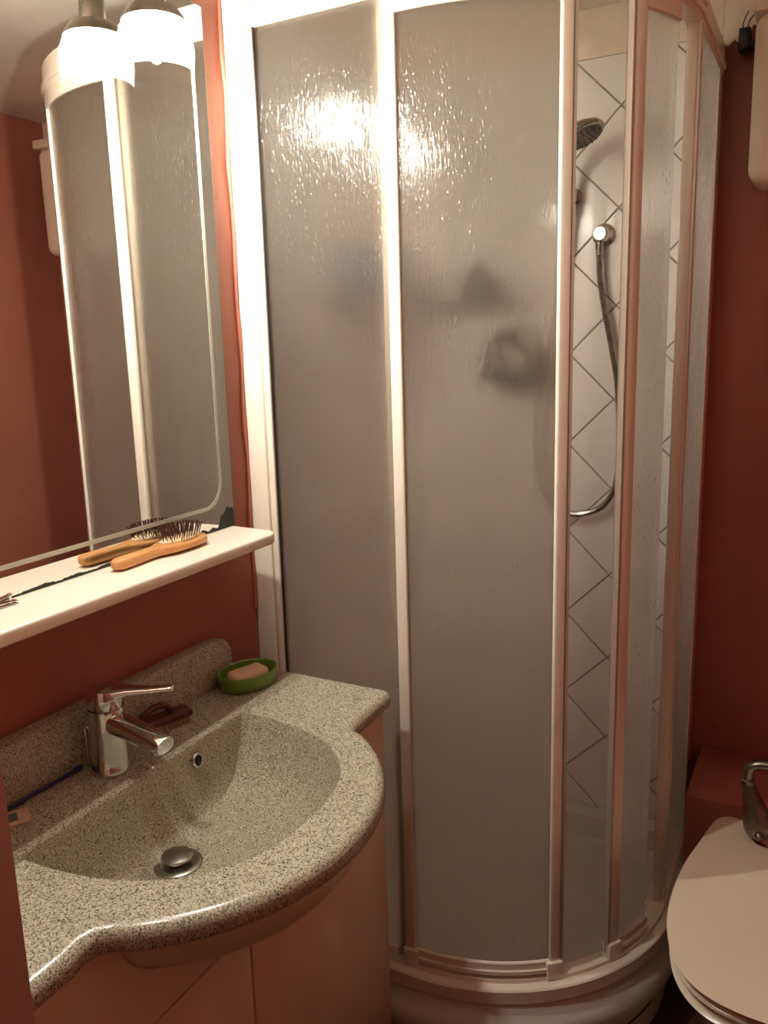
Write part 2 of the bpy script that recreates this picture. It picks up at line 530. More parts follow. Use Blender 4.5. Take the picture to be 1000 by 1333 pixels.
# left: wall post, fixed pane, corner stile
bm = bmesh.new(); add_box(bm, 0.001, 0.046, -0.008, 0.030, ZT1 - 0.01, GZ + 0.065, 0.004)
wp = part('wall_post', bm, 'white_profile', enc)
bm = bmesh.new(); add_box(bm, 0.047, 0.061, -0.004, 0.024, ZT1 - 0.01, GZ, 0.003)
part('cover_strip', bm, 'white_profile', wp)
bm = bmesh.new(); add_box(bm, 0.060, 0.0630, 0.000, 0.014, ZT1, GZ, 0.0008)
part('gasket', bm, 'dark_gap', wp)
pane = part('fixed_pane', box_bm(0.062, 0.345, 0.006, 0.010, ZT1 - 0.006, GZ + 0.004), 'glass', enc, smooth=False); rain_side(pane, lambda c: Vector((0, -1, 0)))
bm = bmesh.new(); add_box(bm, 0.066, 0.30, 0.000, 0.016, ZT1 - 0.006, ZT1 + 0.016, 0.002)
part('bottom_rail', bm, 'white_profile', enc)
bm = bmesh.new(); add_box(bm, 0.300, 0.318, 0.012, 0.028, ZT1 - 0.006, GZ, 0.004)
part('inner_stile', bm, 'white_profile', enc)

def door(name, a0, a1, off, gap_at_end, straight=None, label=None):
    """curved sliding door between two angles; off is its radial offset from the track."""
    sw = 0.023 if gap_at_end else 0.028
    path = arc_path(a0, a1, 20)
    if straight:
        path = [(straight, 0.0, 0, -1)] + path
    zb, zt = ZT1 + 0.002, GZ - 0.002
    bm = bmesh.new(); sweep(bm, path, off - 0.002, off + 0.002, zb + 0.02, zt - 0.01)
    d = part('sliding_door', bm, 'glass', enc, smooth=True)
    rain_side(d, lambda c: Vector((c.x - CX if c.x > CX else 0, c.y - CY, 0)).normalized())
    bm = bmesh.new(); sweep(bm, path, off - 0.008, off + 0.008, zb, zb + 0.028, 0.002); sweep(bm, path, off + 0.007, off + 0.012, zb + 0.004, zb + 0.012)
    part('door_rail', bm, 'white_profile', d)
    bm = bmesh.new(); sweep(bm, path, off - 0.008, off + 0.008, zt - 0.028, zt + 0.001, 0.002)
    part('door_rail', bm, 'white_profile', d)
    def stile(p, w, o0, o1, side, mname='white_profile', nm='stile'):
        x, y, nx, ny = p
        tx, ty = -ny, nx
        t0, t1 = (0, w) if side > 0 else (-w, 0)
        bm = bmesh.new()
        poly = [(x + tx * t + nx * o, y + ty * t + ny * o) for t, o in ((t0, o0), (t1, o0), (t1, o1), (t0, o1))]
        prism(bm, poly, zb - 0.001, zt, 0.004)
        return part(nm, bm, mname, d)
    s1 = stile(path[0], sw, off - 0.006, off + 0.008, 1)
    if gap_at_end: s2 = stile(path[-1], sw, off - 0.006, off + 0.008, -1)
    # soft closing seal along the edge that meets the other door, and feet that run in the track
    p = path[-1] if gap_at_end else path[0]
    stile(p, 0.003, off - 0.007, off + 0.009, 1 if gap_at_end else -1, 'seal', 'closing_seal')
    for p, sd in ((path[0], 1), (path[-1], -1))[:2 if gap_at_end else 1]:
        x, y, nx, ny = p; tx, ty = -ny, nx
        bm = bmesh.new()
        t0, t1 = (-0.003, 0.030) if sd > 0 else (-0.030, 0.003)
        prism(bm, [(x + tx * t + nx * o, y + ty * t + ny * o) for t, o in ((t0, off - 0.010), (t1, off - 0.010), (t1, off + 0.014), (t0, off + 0.014))], zb - 0.013, zb + 0.026, 0.003)
        part('guide_foot', bm, 'white_profile', d)
    return d
d1 = door('left', -89, -49.8, -0.004, True, straight=0.318)
d2 = door('right', -34.2, -16.8, -0.004, False)

# right: fixed pane with two posts
bm = bmesh.new(); add_box(bm, SX - 0.023, SX - 0.002, CY - 0.006, CY + 0.018, ZT1 - 0.006, GZ + 0.016, 0.003)
post = part('corner_post', bm, 'white_profile', enc)
bm = bmesh.new(); add_box(bm, SX - 0.0015, SX + 0.002, CY - 0.004, CY + 0.020, ZT1 - 0.006, GZ + 0.010, 0.004)
part('rounded_cover', bm, 'white_profile', post)
pane = part('fixed_pane', box_bm(SX - 0.006, SX - 0.002, CY + 0.0205, SY - 0.07, ZT1 - 0.006, GZ + 0.004), 'glass', enc, smooth=False); rain_side(pane, lambda c: Vector((1, 0, 0)))
bm = bmesh.new(); add_box(bm, SX - 0.022, SX + 0.000, SY - 0.075, SY - 0.002, ZT1 - 0.006, GZ + 0.065, 0.003)
wp2 = part('wall_post', bm, 'white_profile', enc)
bm = bmesh.new(); add_box(bm, SX - 0.003, SX + 0.002, SY - 0.083, SY - 0.076, ZT1 - 0.006, GZ, 0.002)
part('bright_bead', bm, 'white_profile', wp2)
bm = bmesh.new(); add_box(bm, SX - 0.033, SX + 0.010, CY - 0.012, CY + 0.026, GZ + 0.030, GZ + 0.072, 0.005)
part('rail_joint', bm, 'white_profile', enc)

# ------------------------------------------------------------------ inside the shower
hs = thing('hand_shower', 'chrome hand shower head with coiled metal hose, on the tiled back wall', 'shower head', (0.47, 0.72, 1.82))
bm = bmesh.new()
lathe(bm, [(0.018, 0.0), (0.018, 0.006), (0.011, 0.010), (0.010, 0.030)], (0.428, SY - 0.003, 1.800), (0, -1, 0))
add_box(bm, 0.413, 0.443, SY - 0.060, SY - 0.030, 1.785, 1.815, 0.005)
part('wall_bracket', bm, 'worn_chrome', hs)
hc = Vector((0.487, 0.612, 1.902)); hn = Vector((0.42, -0.12, -0.89)).normalized()
bm = bmesh.new()
tube(bm, smooth_path([(0.428, SY - 0.040, 1.760), (0.428, SY - 0.052, 1.810), (0.434, 0.70, 1.872), (0.455, 0.655, 1.904), tuple(hc - hn * 0.012)], 6), lambda i, t: 0.011 + 0.003 * t, 12)
part('handle', bm, 'worn_chrome', hs)
bm = bmesh.new()
lathe(bm, [(0.006, -0.026), (0.022, -0.020), (0.045, -0.006), (0.050, 0.002), (0.050, 0.007), (0.044, 0.010)], hc, hn, 28)
hd = part('head', bm, 'worn_chrome', hs)
bm = bmesh.new()
lathe(bm, [(0.043, 0.0102), (0.043, 0.0115), (0.0, 0.0118)], hc, hn, 24)
q = Vector((0, 0, 1)).rotation_difference(hn)
for ring, cnt in ((0.038, 20), (0.027, 14), (0.016, 8)):
    for k in range(cnt):
        a = 2 * PI * k / cnt
        lathe(bm, [(0.0022, 0.0115), (0.0016, 0.0150)], hc + q @ Vector((ring * math.cos(a), ring * math.sin(a), 0)), hn, 6)
part('spray_face', bm, 'grey_plastic', hd)
# outlet elbow on the wall
bm = bmesh.new()
lathe(bm, [(0.027, 0.0), (0.027, 0.004), (0.024, 0.007), (0.0185, 0.010), (0.0185, 0.040), (0.0165, 0.043)], (0.500, SY - 0.003, 1.706), (0, -1, 0), 28)
part('wall_elbow', bm, 'chrome', hs)
bm = bmesh.new()
lathe(bm, [(0.0165, 0.0), (0.0165, 0.003), (0.015, 0.0045)], (0.500, SY - 0.0462, 1.706), (0, -1, 0), 28)
part('elbow_cap', bm, 'steel', hs)
bm = bmesh.new()
lathe(bm, [(0.010, 0.0), (0.010, 0.020), (0.0085, 0.022), (0.0085, 0.034)], (0.496, SY - 0.030, 1.692), (0, 0, -1), 16)
part('elbow_nut', bm, 'worn_chrome', hs)
hose = smooth_path([(0.496, 0.761, 1.662), (0.500, 0.760, 1.600), (0.514, 0.760, 1.52), (0.530, 0.760, 1.445), (0.546, 0.760, 1.36), (0.553, 0.760, 1.27), (0.556, 0.760, 1.18), (0.548, 0.760, 1.10), (0.522, 0.758, 1.052),
                    (0.482, 0.756, 1.030), (0.435, 0.752, 1.026), (0.385, 0.748, 1.05), (0.352, 0.746, 1.13), (0.352, 0.744, 1.28), (0.386, 0.744, 1.46), (0.410, 0.745, 1.63), (0.426, 0.750, 1.762)], 24)
# resample evenly so the coils have one pitch
S_ = [0.0]
for a, b_ in zip(hose, hose[1:]): S_.append(S_[-1] + (b_ - a).length)
def at_len(s):
    import bisect
    i = min(max(bisect.bisect(S_, s) - 1, 0), len(hose) - 2)
    t = (s - S_[i]) / max(S_[i + 1] - S_[i], 1e-9)
    return hose[i].lerp(hose[i + 1], t)
cnt = int(S_[-1] / 0.0016)
bm = bmesh.new()
tube(bm, [at_len(S_[-1] * k / cnt) for k in range(cnt + 1)], lambda i, t: (0.0088, 0.0088, 0.0066, 0.0066)[i % 4], 8)
part('hose', bm, 'worn_chrome', hs, angle=25)

mx_ = thing('shower_mixer', 'dark round shower mixer tap blurred behind the middle rain-patterned pane', 'shower tap', (0.29, 0.76, 1.42))
bm = bmesh.new()
lathe(bm, [(0.085, 0.0), (0.085, 0.004), (0.078, 0.009), (0.050, 0.012), (0.046, 0.016), (0.044, 0.050), (0.040, 0.054)], (0.278, SY - 0.003, 1.415), (0, -1, 0), 32)
part('escutcheon', bm, 'worn_chrome', mx_)
bm = bmesh.new()
add_box(bm, 0.215, 0.345, SY - 0.090, SY - 0.058, 1.365, 1.405, 0.008)
part('lever', bm, 'black_plastic', mx_)

shelf = thing('corner_caddy', 'grey shelf on the shower side wall, blurred behind the rain-patterned panes', 'shower shelf', (0.06, 0.50, 1.56))
bm = bmesh.new()
prism(bm, [(0.008, 0.34), (0.085, 0.34), (0.100, 0.36), (0.100, 0.66), (0.115, 0.68), (0.260, 0.68), (0.270, 0.69), (0.270, 0.785), (0.008, 0.785)], 1.560, 1.568, 0.002)
part('tray', bm, 'grey_plastic', shelf)
bm = bmesh.new()
tube(bm, [(0.010, 0.345, 1.595), (0.097, 0.345, 1.595), (0.097, 0.680, 1.595), (0.266, 0.684, 1.595), (0.266, 0.784, 1.595)], 0.003, 8)
for y in (0.345, 0.455, 0.565, 0.675): tube(bm, [(0.097, y, 1.566), (0.097, y, 1.595)], 0.002, 6)
part('guard_rail', bm, 'steel', shelf)
def bottle(x, y, z, r, h, material, name, label):
    t = thing(name, label, 'bottle', (x, y, z))
    bm = bmesh.new()
    lathe(bm, [(r * 0.9, 0.0), (r, 0.004), (r, h * 0.72), (r * 0.85, h * 0.80), (r * 0.42, h * 0.85), (r * 0.40, h * 0.88)], (x, y, z), (0, 0, 1), 20)
    part('body', bm, material, t)
    bm = bmesh.new()
    lathe(bm, [(r * 0.5, h * 0.88), (r * 0.5, h * 0.99), (r * 0.44, h)], (x, y, z), (0, 0, 1), 16)
    part('cap', bm, 'black_plastic', t)
bottle(0.054, 0.415, 1.5685, 0.034, 0.120, 'teal_plastic', 'shampoo_bottle', 'dark teal bottle seen blurred left of the tall stile, on the shower shelf')
bottle(0.054, 0.615, 1.5685, 0.036, 0.140, 'teal_plastic', 'shampoo_bottle', 'dark teal bottle blurred right of the tall stile, in the shower shelf corner')
bottle(0.200, 0.735, 1.5685, 0.034, 0.075, 'grey_plastic', 'soap_jar', 'short grey jar blurred behind the middle pane, on the shower shelf')

# ------------------------------------------------------------------ vanity
ZC = 0.85
def dense(pts, step=0.012):
    out = []
    for a, b_ in zip(pts, pts[1:] + pts[:1]):
        a = Vector((a[0], a[1], 0)); b_ = Vector((b_[0], b_[1], 0))
        n = max(1, int((b_ - a).length / step))
        for k in range(n): out.append(a.lerp(b_, k / n))
    return out
Bc = Vector((0.190, -0.485, 0))
arcR = 0.314
def bulge(deg): return (Bc.x - 0.004 + arcR * math.cos(math.radians(deg)), Bc.y + arcR * math.sin(math.radians(deg)))
outline = [(0.0, -0.895), (0.316, -0.895)] + [(0.316 + 0.018 * math.sin(a), -0.877 - 0.018 * math.cos(a)) for a in (0.4, 0.8, 1.2)] + [(0.334, -0.877), (0.334, -0.800), (0.330, -0.778), (0.333, -0.764), (0.345, -0.752)]
outline += [bulge(d) for d in range(-56, 57, 4)]
outline += [(0.347, -0.222), (0.341, -0.206), (0.338, -0.190), (0.335, -0.074)] + [(0.317 + 0.018 * math.cos(a), -0.074 + 0.018 * math.sin(a)) for a in (0.4, 0.8, 1.2)] + [(0.317, -0.056), (0.0, -0.052)]
OUT = [p for p in dense(outline) if not (p.x < 1e-6 and (-0.8945 < p.y < -0.86 or -0.085 < p.y < -0.0525))]
n_ = len(OUT)
nor = []
for i in range(n_):
    t = (OUT[(i + 1) % n_] - OUT[i - 1]).normalized()
    nor.append(Vector((t.y, -t.x, 0)))
for i in range(n_):
    if OUT[i].x < 1e-6:
        ends = OUT[i].y < -0.8945 or OUT[i].y > -0.0525
        nor[i] = Vector((0, math.copysign(1, OUT[i].y + 0.48) if ends else 0, 0))
def off_loop(d, z):
    return [Vector((max(p.x + nn.x * d, 0.001), p.y + nn.y * d, z)) for p, nn in zip(OUT, nor)]
C0 = Vector((0.2, -0.485, 0))
def basin_r(ang, grow=0.0):
    """distance from C0 to the D-shaped rim in direction ang."""
    d = Vector((math.cos(ang), math.sin(ang), 0))
    lo, hi = 0.0, 0.6
    bx, by = 0.136 - grow, -0.474
    ax_, ay_ = 0.287 + grow, 0.229 + grow
    def inside(p):
        if p.x < bx: return False
        return (abs(p.x - bx) / (ax_ + grow * 0)) ** 2.45 + (abs(p.y - by) / ay_) ** 2.45 <= 1
    for _ in range(30):
        m_ = (lo + hi) / 2
        if inside(C0 + d * m_): lo = m_
        else: hi = m_
    return lo
# match each basin point with an outline point by angle; extra samples keep the D corners crisp
angs = [math.atan2(p.y - C0.y, p.x - C0.x) for p in OUT]
def rim_loop(grow, z): return [C0 + Vector((math.cos(a), math.sin(a), 0)) * basin_r(a, grow) + Vector((0, 0, z)) for a in angs]
DR = Vector((0.196, -0.492, 0))
def in_loop(s, z, base):
    return [Vector((p.x + (DR.x - p.x) * s, p.y + (DR.y - p.y) * s, z)) for p in base]
rim = rim_loop(0.0, ZC)
vt = thing('washbasin', 'speckled grey stone washbasin top with curved front and D-shaped bowl', 'washbasin', (0.2, -0.48, 0.81))
shell = rim_loop(0.012, ZC)
loops = [in_loop(s, ZC - dz, shell) for s, dz in ((0.80, 0.1362), (0.45, 0.131), (0.25, 0.119), (0.12, 0.095), (0.05, 0.060), (0.01, 0.036))]
loops += [rim_loop(0.012, ZC - 0.030), off_loop(-0.010, ZC - 0.030), off_loop(-0.002, ZC - 0.0285), off_loop(0, ZC - 0.026), off_loop(0, ZC - 0.014), off_loop(-0.0012, ZC - 0.010), off_loop(-0.0045, ZC - 0.0045), off_loop(-0.010, ZC - 0.0012), off_loop(-0.016, ZC)]
loops += [off_loop(-0.0175, ZC), rim_loop(0.006, ZC), rim_loop(0.004, ZC), rim_loop(0.0015, ZC - 0.001), rim_loop(0.0, ZC - 0.004)]
for s, dz in ((0.012, 0.012), (0.035, 0.030), (0.075, 0.055), (0.13, 0.080), (0.21, 0.099), (0.33, 0.111), (0.50, 0.118), (0.70, 0.122), (0.86, 0.125)):
    loops.append(in_loop(s, ZC - dz, rim))
bm = bmesh.new()
loft(bm, loops, True, True, True)
part('counter', bm, 'stone', vt, angle=50)
# upstand against the wall
bm = bmesh.new()
up = [(-0.890, 0.0), (-0.890, 0.070), (-0.880, 0.084), (-0.70, 0.090), (-0.50, 0.090), (-0.30, 0.088), (-0.155, 0.086), (-0.138, 0.080), (-0.130, 0.066), (-0.128, 0.0)]
lp0 = [Vector((0.002, y, ZC - 0.002 + z)) for y, z in up]
lp1 = [Vector((0.024, y, ZC - 0.002 + z)) for y, z in up]
lp2 = [Vector((0.030, y * 0.995 - 0.0025, ZC - 0.002 + max(z - 0.006, 0))) for y, z in up]
loft(bm, [lp0, lp1, lp2], True, True, True)
part('upstand', bm, 'stone', vt, angle=50)
# underside of the bowl, bulging out in front of the cabinet
bm = bmesh.new()
under = []
for k in range(41):
    a = k / 40 * PI / 2
    ca = max(math.cos(a), 0.0) ** 0.7
    under.append([Vector((0.175 + (0.305 if math.cos(t) > 0 else 0.14) * ca * math.cos(t), -0.485 + 0.268 * ca * math.sin(t), ZC - 0.0305 - 0.140 * math.sin(a))) for t in [2 * PI * j / 72 for j in range(72)]])
loft(bm, under, True, False, True)
part('bowl_underside', bm, 'belly', vt)
# drain
bm = bmesh.new()
zf = ZC - 0.1245
lathe(bm, [(0.036, 0.0), (0.036, 0.0025), (0.033, 0.004), (0.026, 0.004), (0.024, 0.001)], (DR.x, DR.y, zf), (0, 0, 1), 32)
part('drain_ring', bm, 'steel', vt)
bm = bmesh.new()
lathe(bm, [(0.012, 0.003), (0.012, 0.009), (0.022, 0.010), (0.0235, 0.0125), (0.022, 0.015), (0.014, 0.0175), (0.0, 0.0185)], (DR.x, DR.y, zf), (0, 0, 1), 32)
part('drain_plug', bm, 'steel', vt)
# overflow
ov = Vector((0.1412, -0.372, 0.820))
bm = bmesh.new()
lathe(bm, [(0.0075, -0.004), (0.0125, -0.001), (0.0125, 0.002), (0.011, 0.0035), (0.0085, 0.003), (0.0075, 0.0)], ov, (1, 0, 0.25), 24)
orr = part('overflow_ring', bm, 'chrome', vt)
bm = bmesh.new(); lathe(bm, [(0.0083, -0.003), (0.0083, 0.0008)], ov, (1, 0, 0.25), 20)
part('overflow_hole', bm, 'black_hole', orr)

# cabinet
vc = thing('vanity_cabinet', 'cream lacquered vanity cabinet under the speckled washbasin top', 'cabinet', (0.15, -0.48, 0))
XF = 0.298
bm = bmesh.new()
add_box(bm, 0.004, XF - 0.002, -0.892, -0.874, 0.0, 0.818); add_box(bm, 0.004, XF - 0.002, -0.082, -0.064, 0.0, 0.818)
add_box(bm, 0.004, XF - 0.002, -0.874, -0.082, 0.05, 0.068); add_box(bm, 0.004, 0.012, -0.874, -0.082, 0.068, 0.66)
add_box(bm, 0.24, 0.256, -0.874, -0.082, 0.0, 0.05)
part('carcass', bm, 'cabinet_paint', vc, smooth=False)
# fascia cut out round the bowl
bm = bmesh.new()
prof = [(-0.892, 0.657), (-0.064, 0.657), (-0.064, 0.818)]
# outline of the bowl underside where it passes through the fascia plane, with clearance
def bowl_cut(xp, gap):
    amax = 0
    while 0.305 * max(math.cos(amax), 1e-6) ** 0.7 > xp - 0.175: amax += 0.001
    out = []
    for k in range(31):
        a = amax * math.sin(PI / 2 * k / 30) * 0.9995
        ca = max(math.cos(a), 1e-6) ** 0.7
        q = min((xp - 0.175) / (0.305 * ca), 1.0)
        out.append((0.268 * ca * math.sqrt(1 - q * q) + gap, ZC - 0.0305 - 0.140 * math.sin(a) - gap))
    out[0] = (out[0][0], 0.818)
    return [(-0.485 + y, z) for y, z in out] + [(-0.485 - y, z) for y, z in reversed(out)]
p0 = prof + bowl_cut(XF, 0.0008) + [(-0.892, 0.818)]
p1 = prof + bowl_cut(XF + 0.016, 0.0005) + [(-0.892, 0.818)]
f0 = [bm.verts.new((XF, y, z)) for y, z in p0]; f1 = [bm.verts.new((XF + 0.016, y, z)) for y, z in p1]
bm.faces.new(list(reversed(f0))); bm.faces.new(f1)
for i in range(len(p0)): bm.faces.new((f0[i], f0[(i + 1) % len(p0)], f1[(i + 1) % len(p0)], f1[i]))
part('fascia', bm, 'cabinet_paint', vc, smooth=False)
for y0_, y1_ in ((-0.892, -0.4845), (-0.4805, -0.064)):
    bm = bmesh.new(); add_box(bm, XF, XF + 0.016, y0_, y1_, 0.055, 0.6525, 0.0025)
    part('door', bm, 'cabinet_paint', vc)

# basin mixer
tp = thing('basin_mixer_tap', 'chrome single-lever mixer tap standing on the washbasin top', 'tap', (0.080, -0.492, ZC))
bx, by = 0.080, -0.492
bm = bmesh.new()
lathe(bm, [(0.0295, 0.0005), (0.0300, 0.004), (0.0280, 0.008), (0.0265, 0.050), (0.0262, 0.098), (0.0258, 0.1015)], (bx, by, ZC), (0, 0, 1), 36)
part('body', bm, 'chrome', tp)
# spout: oval tube leaving the body, slightly falling
bm = bmesh.new()
sd = Vector((1.0, -0.05, -0.14)).normalized(); side = Vector((-sd.y, sd.x, 0)).normalized(); upv = side.cross(sd)
if upv.z < 0: upv = -upv
loops = []
for t, w_, h_ in ((0.010, 0.0185, 0.0165), (0.03, 0.0185, 0.0160), (0.06, 0.0180, 0.0148), (0.09, 0.0175, 0.0135), (0.116, 0.0170, 0.0125), (0.120, 0.0160, 0.0115)):
    c = Vector((bx, by, ZC + 0.083)) + sd * t
    loops.append([c + side * (w_ * math.copysign(abs(math.cos(a)) ** 0.8, math.cos(a))) + upv * (h_ * math.copysign(abs(math.sin(a)) ** 0.8, math.sin(a))) for a in [2 * PI * k / 28 for k in range(28)]])
loft(bm, loops, True, True, True)
part('spout', bm, 'chrome', tp)
bm = bmesh.new()
tipc = Vector((bx, by, ZC + 0.083)) + sd * 0.104
lathe(bm, [(0.0115, 0.0), (0.0115, 0.016), (0.009, 0.0175)], tipc, (0, 0, -1), 20)
part('aerator', bm, 'chrome', tp)
bm = bmesh.new()
lathe(bm, [(0.0255, 0.0), (0.0270, 0.002), (0.0272, 0.022), (0.0245, 0.029), (0.012, 0.033), (0.0, 0.0335)], (bx, by, ZC + 0.1025), (0.05, 0.03, 1), 36)
cap = part('lever_cap', bm, 'chrome', tp)
bm = bmesh.new()
ld = Vector((0.98, 0.42, 0.06)).normalized(); ls = Vector((-ld.y, ld.x, 0)).normalized(); lu = ld.cross(ls)
if lu.z < 0: lu = -lu
loops = []
for t, w_, h_, dz in ((0.004, 0.020, 0.008, 0.0), (0.022, 0.019, 0.008, 0.0005), (0.040, 0.0135, 0.0055, 0.001), (0.070, 0.0085, 0.0042, 0.0005), (0.098, 0.0075, 0.0042, 0.001), (0.104, 0.0060, 0.0034, 0.001)):
    c = Vector((bx, by, ZC + 0.124 + dz)) + ld * t
    loops.append([c + ls * (w_ * math.copysign(abs(math.cos(a)) ** 0.7, math.cos(a))) + lu * (h_ * math.copysign(abs(math.sin(a)) ** 0.7, math.sin(a))) for a in [2 * PI * k / 20 for k in range(20)]])
loft(bm, loops, True, True, True)
part('lever', bm, 'chrome', cap)
bm = bmesh.new()
lathe(bm, [(0.0025, 0), (0.0025, 0.050), (0.005, 0.052), (0.005, 0.062), (0.003, 0.064)], (bx - 0.038, by - 0.008, ZC + 0.0008), (0, 0, 1), 12)
part('pop_up_rod', bm, 'chrome', tp)

# soap dish and soap
def ellipse(cx, cy, a, b_, rot, z, n=40):
    c, s = math.cos(rot), math.sin(rot)
    return [Vector((cx + a * math.cos(2 * PI * k / n) * c - b_ * math.sin(2 * PI * k / n) * s, cy + a * math.cos(2 * PI * k / n) * s + b_ * math.sin(2 * PI * k / n) * c, z)) for k in range(n)]
bm = bmesh.new()
dx, dy, dr = 0.078, -0.148, math.radians(75)
prof = [(0.048, 0.034, 0.0), (0.054, 0.040, 0.002), (0.058, 0.044, 0.010), (0.060, 0.046, 0.024), (0.0605, 0.0465, 0.029), (0.0595, 0.0455, 0.0305), (0.0565, 0.0425, 0.029), (0.054, 0.040, 0.014), (0.048, 0.034, 0.008), (0.01, 0.006, 0.0075)]
loft(bm, [ellipse(dx, dy, a, b_, dr, ZC + 0.0008 + z) for a, b_, z in prof], True, True, True)
o = obj('soap_dish', bm, 'green_ceramic'); tag(o, 'green oval soap dish on the washbasin top beside the shower', 'soap dish')
bm = bmesh.new()
t_ = bmesh.new(); add_box(t_, -0.036, 0.036, -0.0215, 0.0215, 0, 0.022, 0.009, 4)
bmesh.ops.transform(t_, matrix=Matrix.Translation((0.079, -0.148, ZC + 0.0097)) @ Matrix.Rotation(math.radians(68), 4, 'Z') @ Matrix.Rotation(math.radians(-2), 4, 'Y'), verts=t_.verts)
merge(bm, t_)
o = obj('soap_bar', bm, 'soap'); tag(o, 'pale pink bar of soap lying in the green dish', 'soap')

# nail brush
nb = thing('nail_brush', 'dark wooden nail brush with pale bristles lying behind the tap', 'brush', (0.060, -0.335, ZC))
Rn = Matrix.Translation((0.061, -0.350, ZC)) @ Matrix.Rotation(math.radians(72), 4, 'Z')
def placed(fn, mtx):
    t = bmesh.new(); fn(t); bmesh.ops.transform(t, matrix=mtx, verts=t.verts); return t
part('block', placed(lambda t: add_box(t, -0.044, 0.044, -0.016, 0.016, 0.012, 0.026, 0.006, 3), Rn), 'dark_wood', nb)
def tufts(t):
    for i in range(15):
        for j in range(5):
            x, y = -0.037 + i * 0.0053, -0.011 + j * 0.0055
            lathe(t, [(0.0022, 0.0005), (0.0018, 0.013)], (x, y, 0), (0, 0, 1), 5)
o = part('bristles', placed(tufts, Rn), 'pale_bristle', nb); o['kind'] = 'stuff'
part('grip', placed(lambda t: tube(t, smooth_path([(-0.042, 0, 0.020), (-0.040, 0, 0.034), (-0.020, 0, 0.042), (0.000, 0, 0.040), (0.010, 0, 0.028)], 6), 0.0055, 10), Rn), 'dark_wood', nb)

# slim blue stick and foil packet
bm = bmesh.new()
tube(bm, smooth_path([(0.0365, -0.690, ZC + 0.0045), (0.0370, -0.60, ZC + 0.0045), (0.0385, -0.535, ZC + 0.0045), (0.039, -0.512, ZC + 0.0048)], 5), lambda i, t: 0.0028 + 0.0012 * (t > 0.75), 8)
o = obj('toothbrush_handle', bm, 'blue_plastic'); tag(o, 'slim dark blue stick lying against the stone upstand, left of the tap', 'stick')
pk = thing('foil_packet', 'small pinkish packet with a grey print, on the washbasin top at its left end', 'packet', (0.052, -0.655, ZC))
Rp = Matrix.Translation((0.050, -0.668, ZC + 0.001)) @ Matrix.Rotation(math.radians(58), 4, 'Z')
part('wrapper', placed(lambda t: add_box(t, -0.042, 0.042, -0.019, 0.019, 0, 0.003, 0.0008), Rp), 'paper', pk)
part('print', placed(lambda t: add_box(t, -0.030, 0.026, -0.011, 0.011, 0.003, 0.0034), Rp), 'paper_print', pk, smooth=False)

# ------------------------------------------------------------------ mirror, shelf, lamp
ZS = 1.137
YE, YB = -0.086, -0.885
sh = thing('mirror_shelf', 'white shelf with rounded corner under the mirror', 'shelf', (0.06, -0.48, ZS - 0.02))
bm = bmesh.new()
ds = 0.131; cr = 0.030
poly = [(0.001, YB), (ds, YB)] + [(ds - cr + cr * math.cos(a), YE - 0.008 - cr + cr * math.sin(a)) for a in [PI / 2 * k / 8 for k in range(9)]] + [(0.001, YE - 0.001)]
prism(bm, poly, ZS - 0.020, ZS, 0.004)
part('board', bm, 'shelf_paint', sh)
for y in (-0.25, -0.72):
    part('bracket', box_bm(0.001, 0.010, y - 0.012, y + 0.012, ZS - 0.0262, ZS - 0.0202, bev=0.001), 'shelf_paint', sh)

mr = thing('wall_mirror', 'frameless wall mirror with an etched border line, standing on the white shelf', 'mirror', (0.003, -0.48, 1.58))
MT = 2.028
part('glass_plate', box_bm(0.0008, 0.0218, YB, YE, ZS + 0.0004, MT), 'mirror_edge', mr, smooth=False)
bm = bmesh.new()
vs = [bm.verts.new((0.0220, y, z)) for y, z in ((YB + 0.001, ZS + 0.001), (YE - 0.0012, ZS + 0.001), (YE - 0.0012, MT - 0.001), (YB + 0.001, MT - 0.001))]
vs2 = [bm.verts.new((0.0216, v.co.y, v.co.z)) for v in vs]
bm.faces.new(vs); bm.faces.new(list(reversed(vs2)))
for i in range(4): bm.faces.new((vs[i], vs[(i + 1) % 4], vs2[(i + 1) % 4], vs2[i]))
part('silvering', bm, 'silver', mr, smooth=False)
# etched line with rounded corners
def rounded_rect(y0, y1, z0, z1, r, n=10):
    P = []
    for cy_, cz_, a0 in ((y1 - r, z1 - r, 0), (y0 + r, z1 - r, 90), (y0 + r, z0 + r, 180), (y1 - r, z0 + r, 270)):
        for k in range(n + 1):
            a = math.radians(a0 + 90 * k / n); P.append((cy_ + r * math.cos(a), cz_ + r * math.sin(a)))
    return P
bm = bmesh.new()
o1 = rounded_rect(YB + 0.030, YE - 0.030, ZS + 0.042, MT - 0.030, 0.050); i1 = rounded_rect(YB + 0.037, YE - 0.037, ZS + 0.049, MT - 0.036, 0.044)
loft(bm, [[Vector((0.0220, y, z)) for y, z in o1], [Vector((0.0225, y, z)) for y, z in o1], [Vector((0.0225, y, z)) for y, z in i1], [Vector((0.0220, y, z)) for y, z in i1]])
part('etched_line', bm, 'etched', mr, smooth=False)
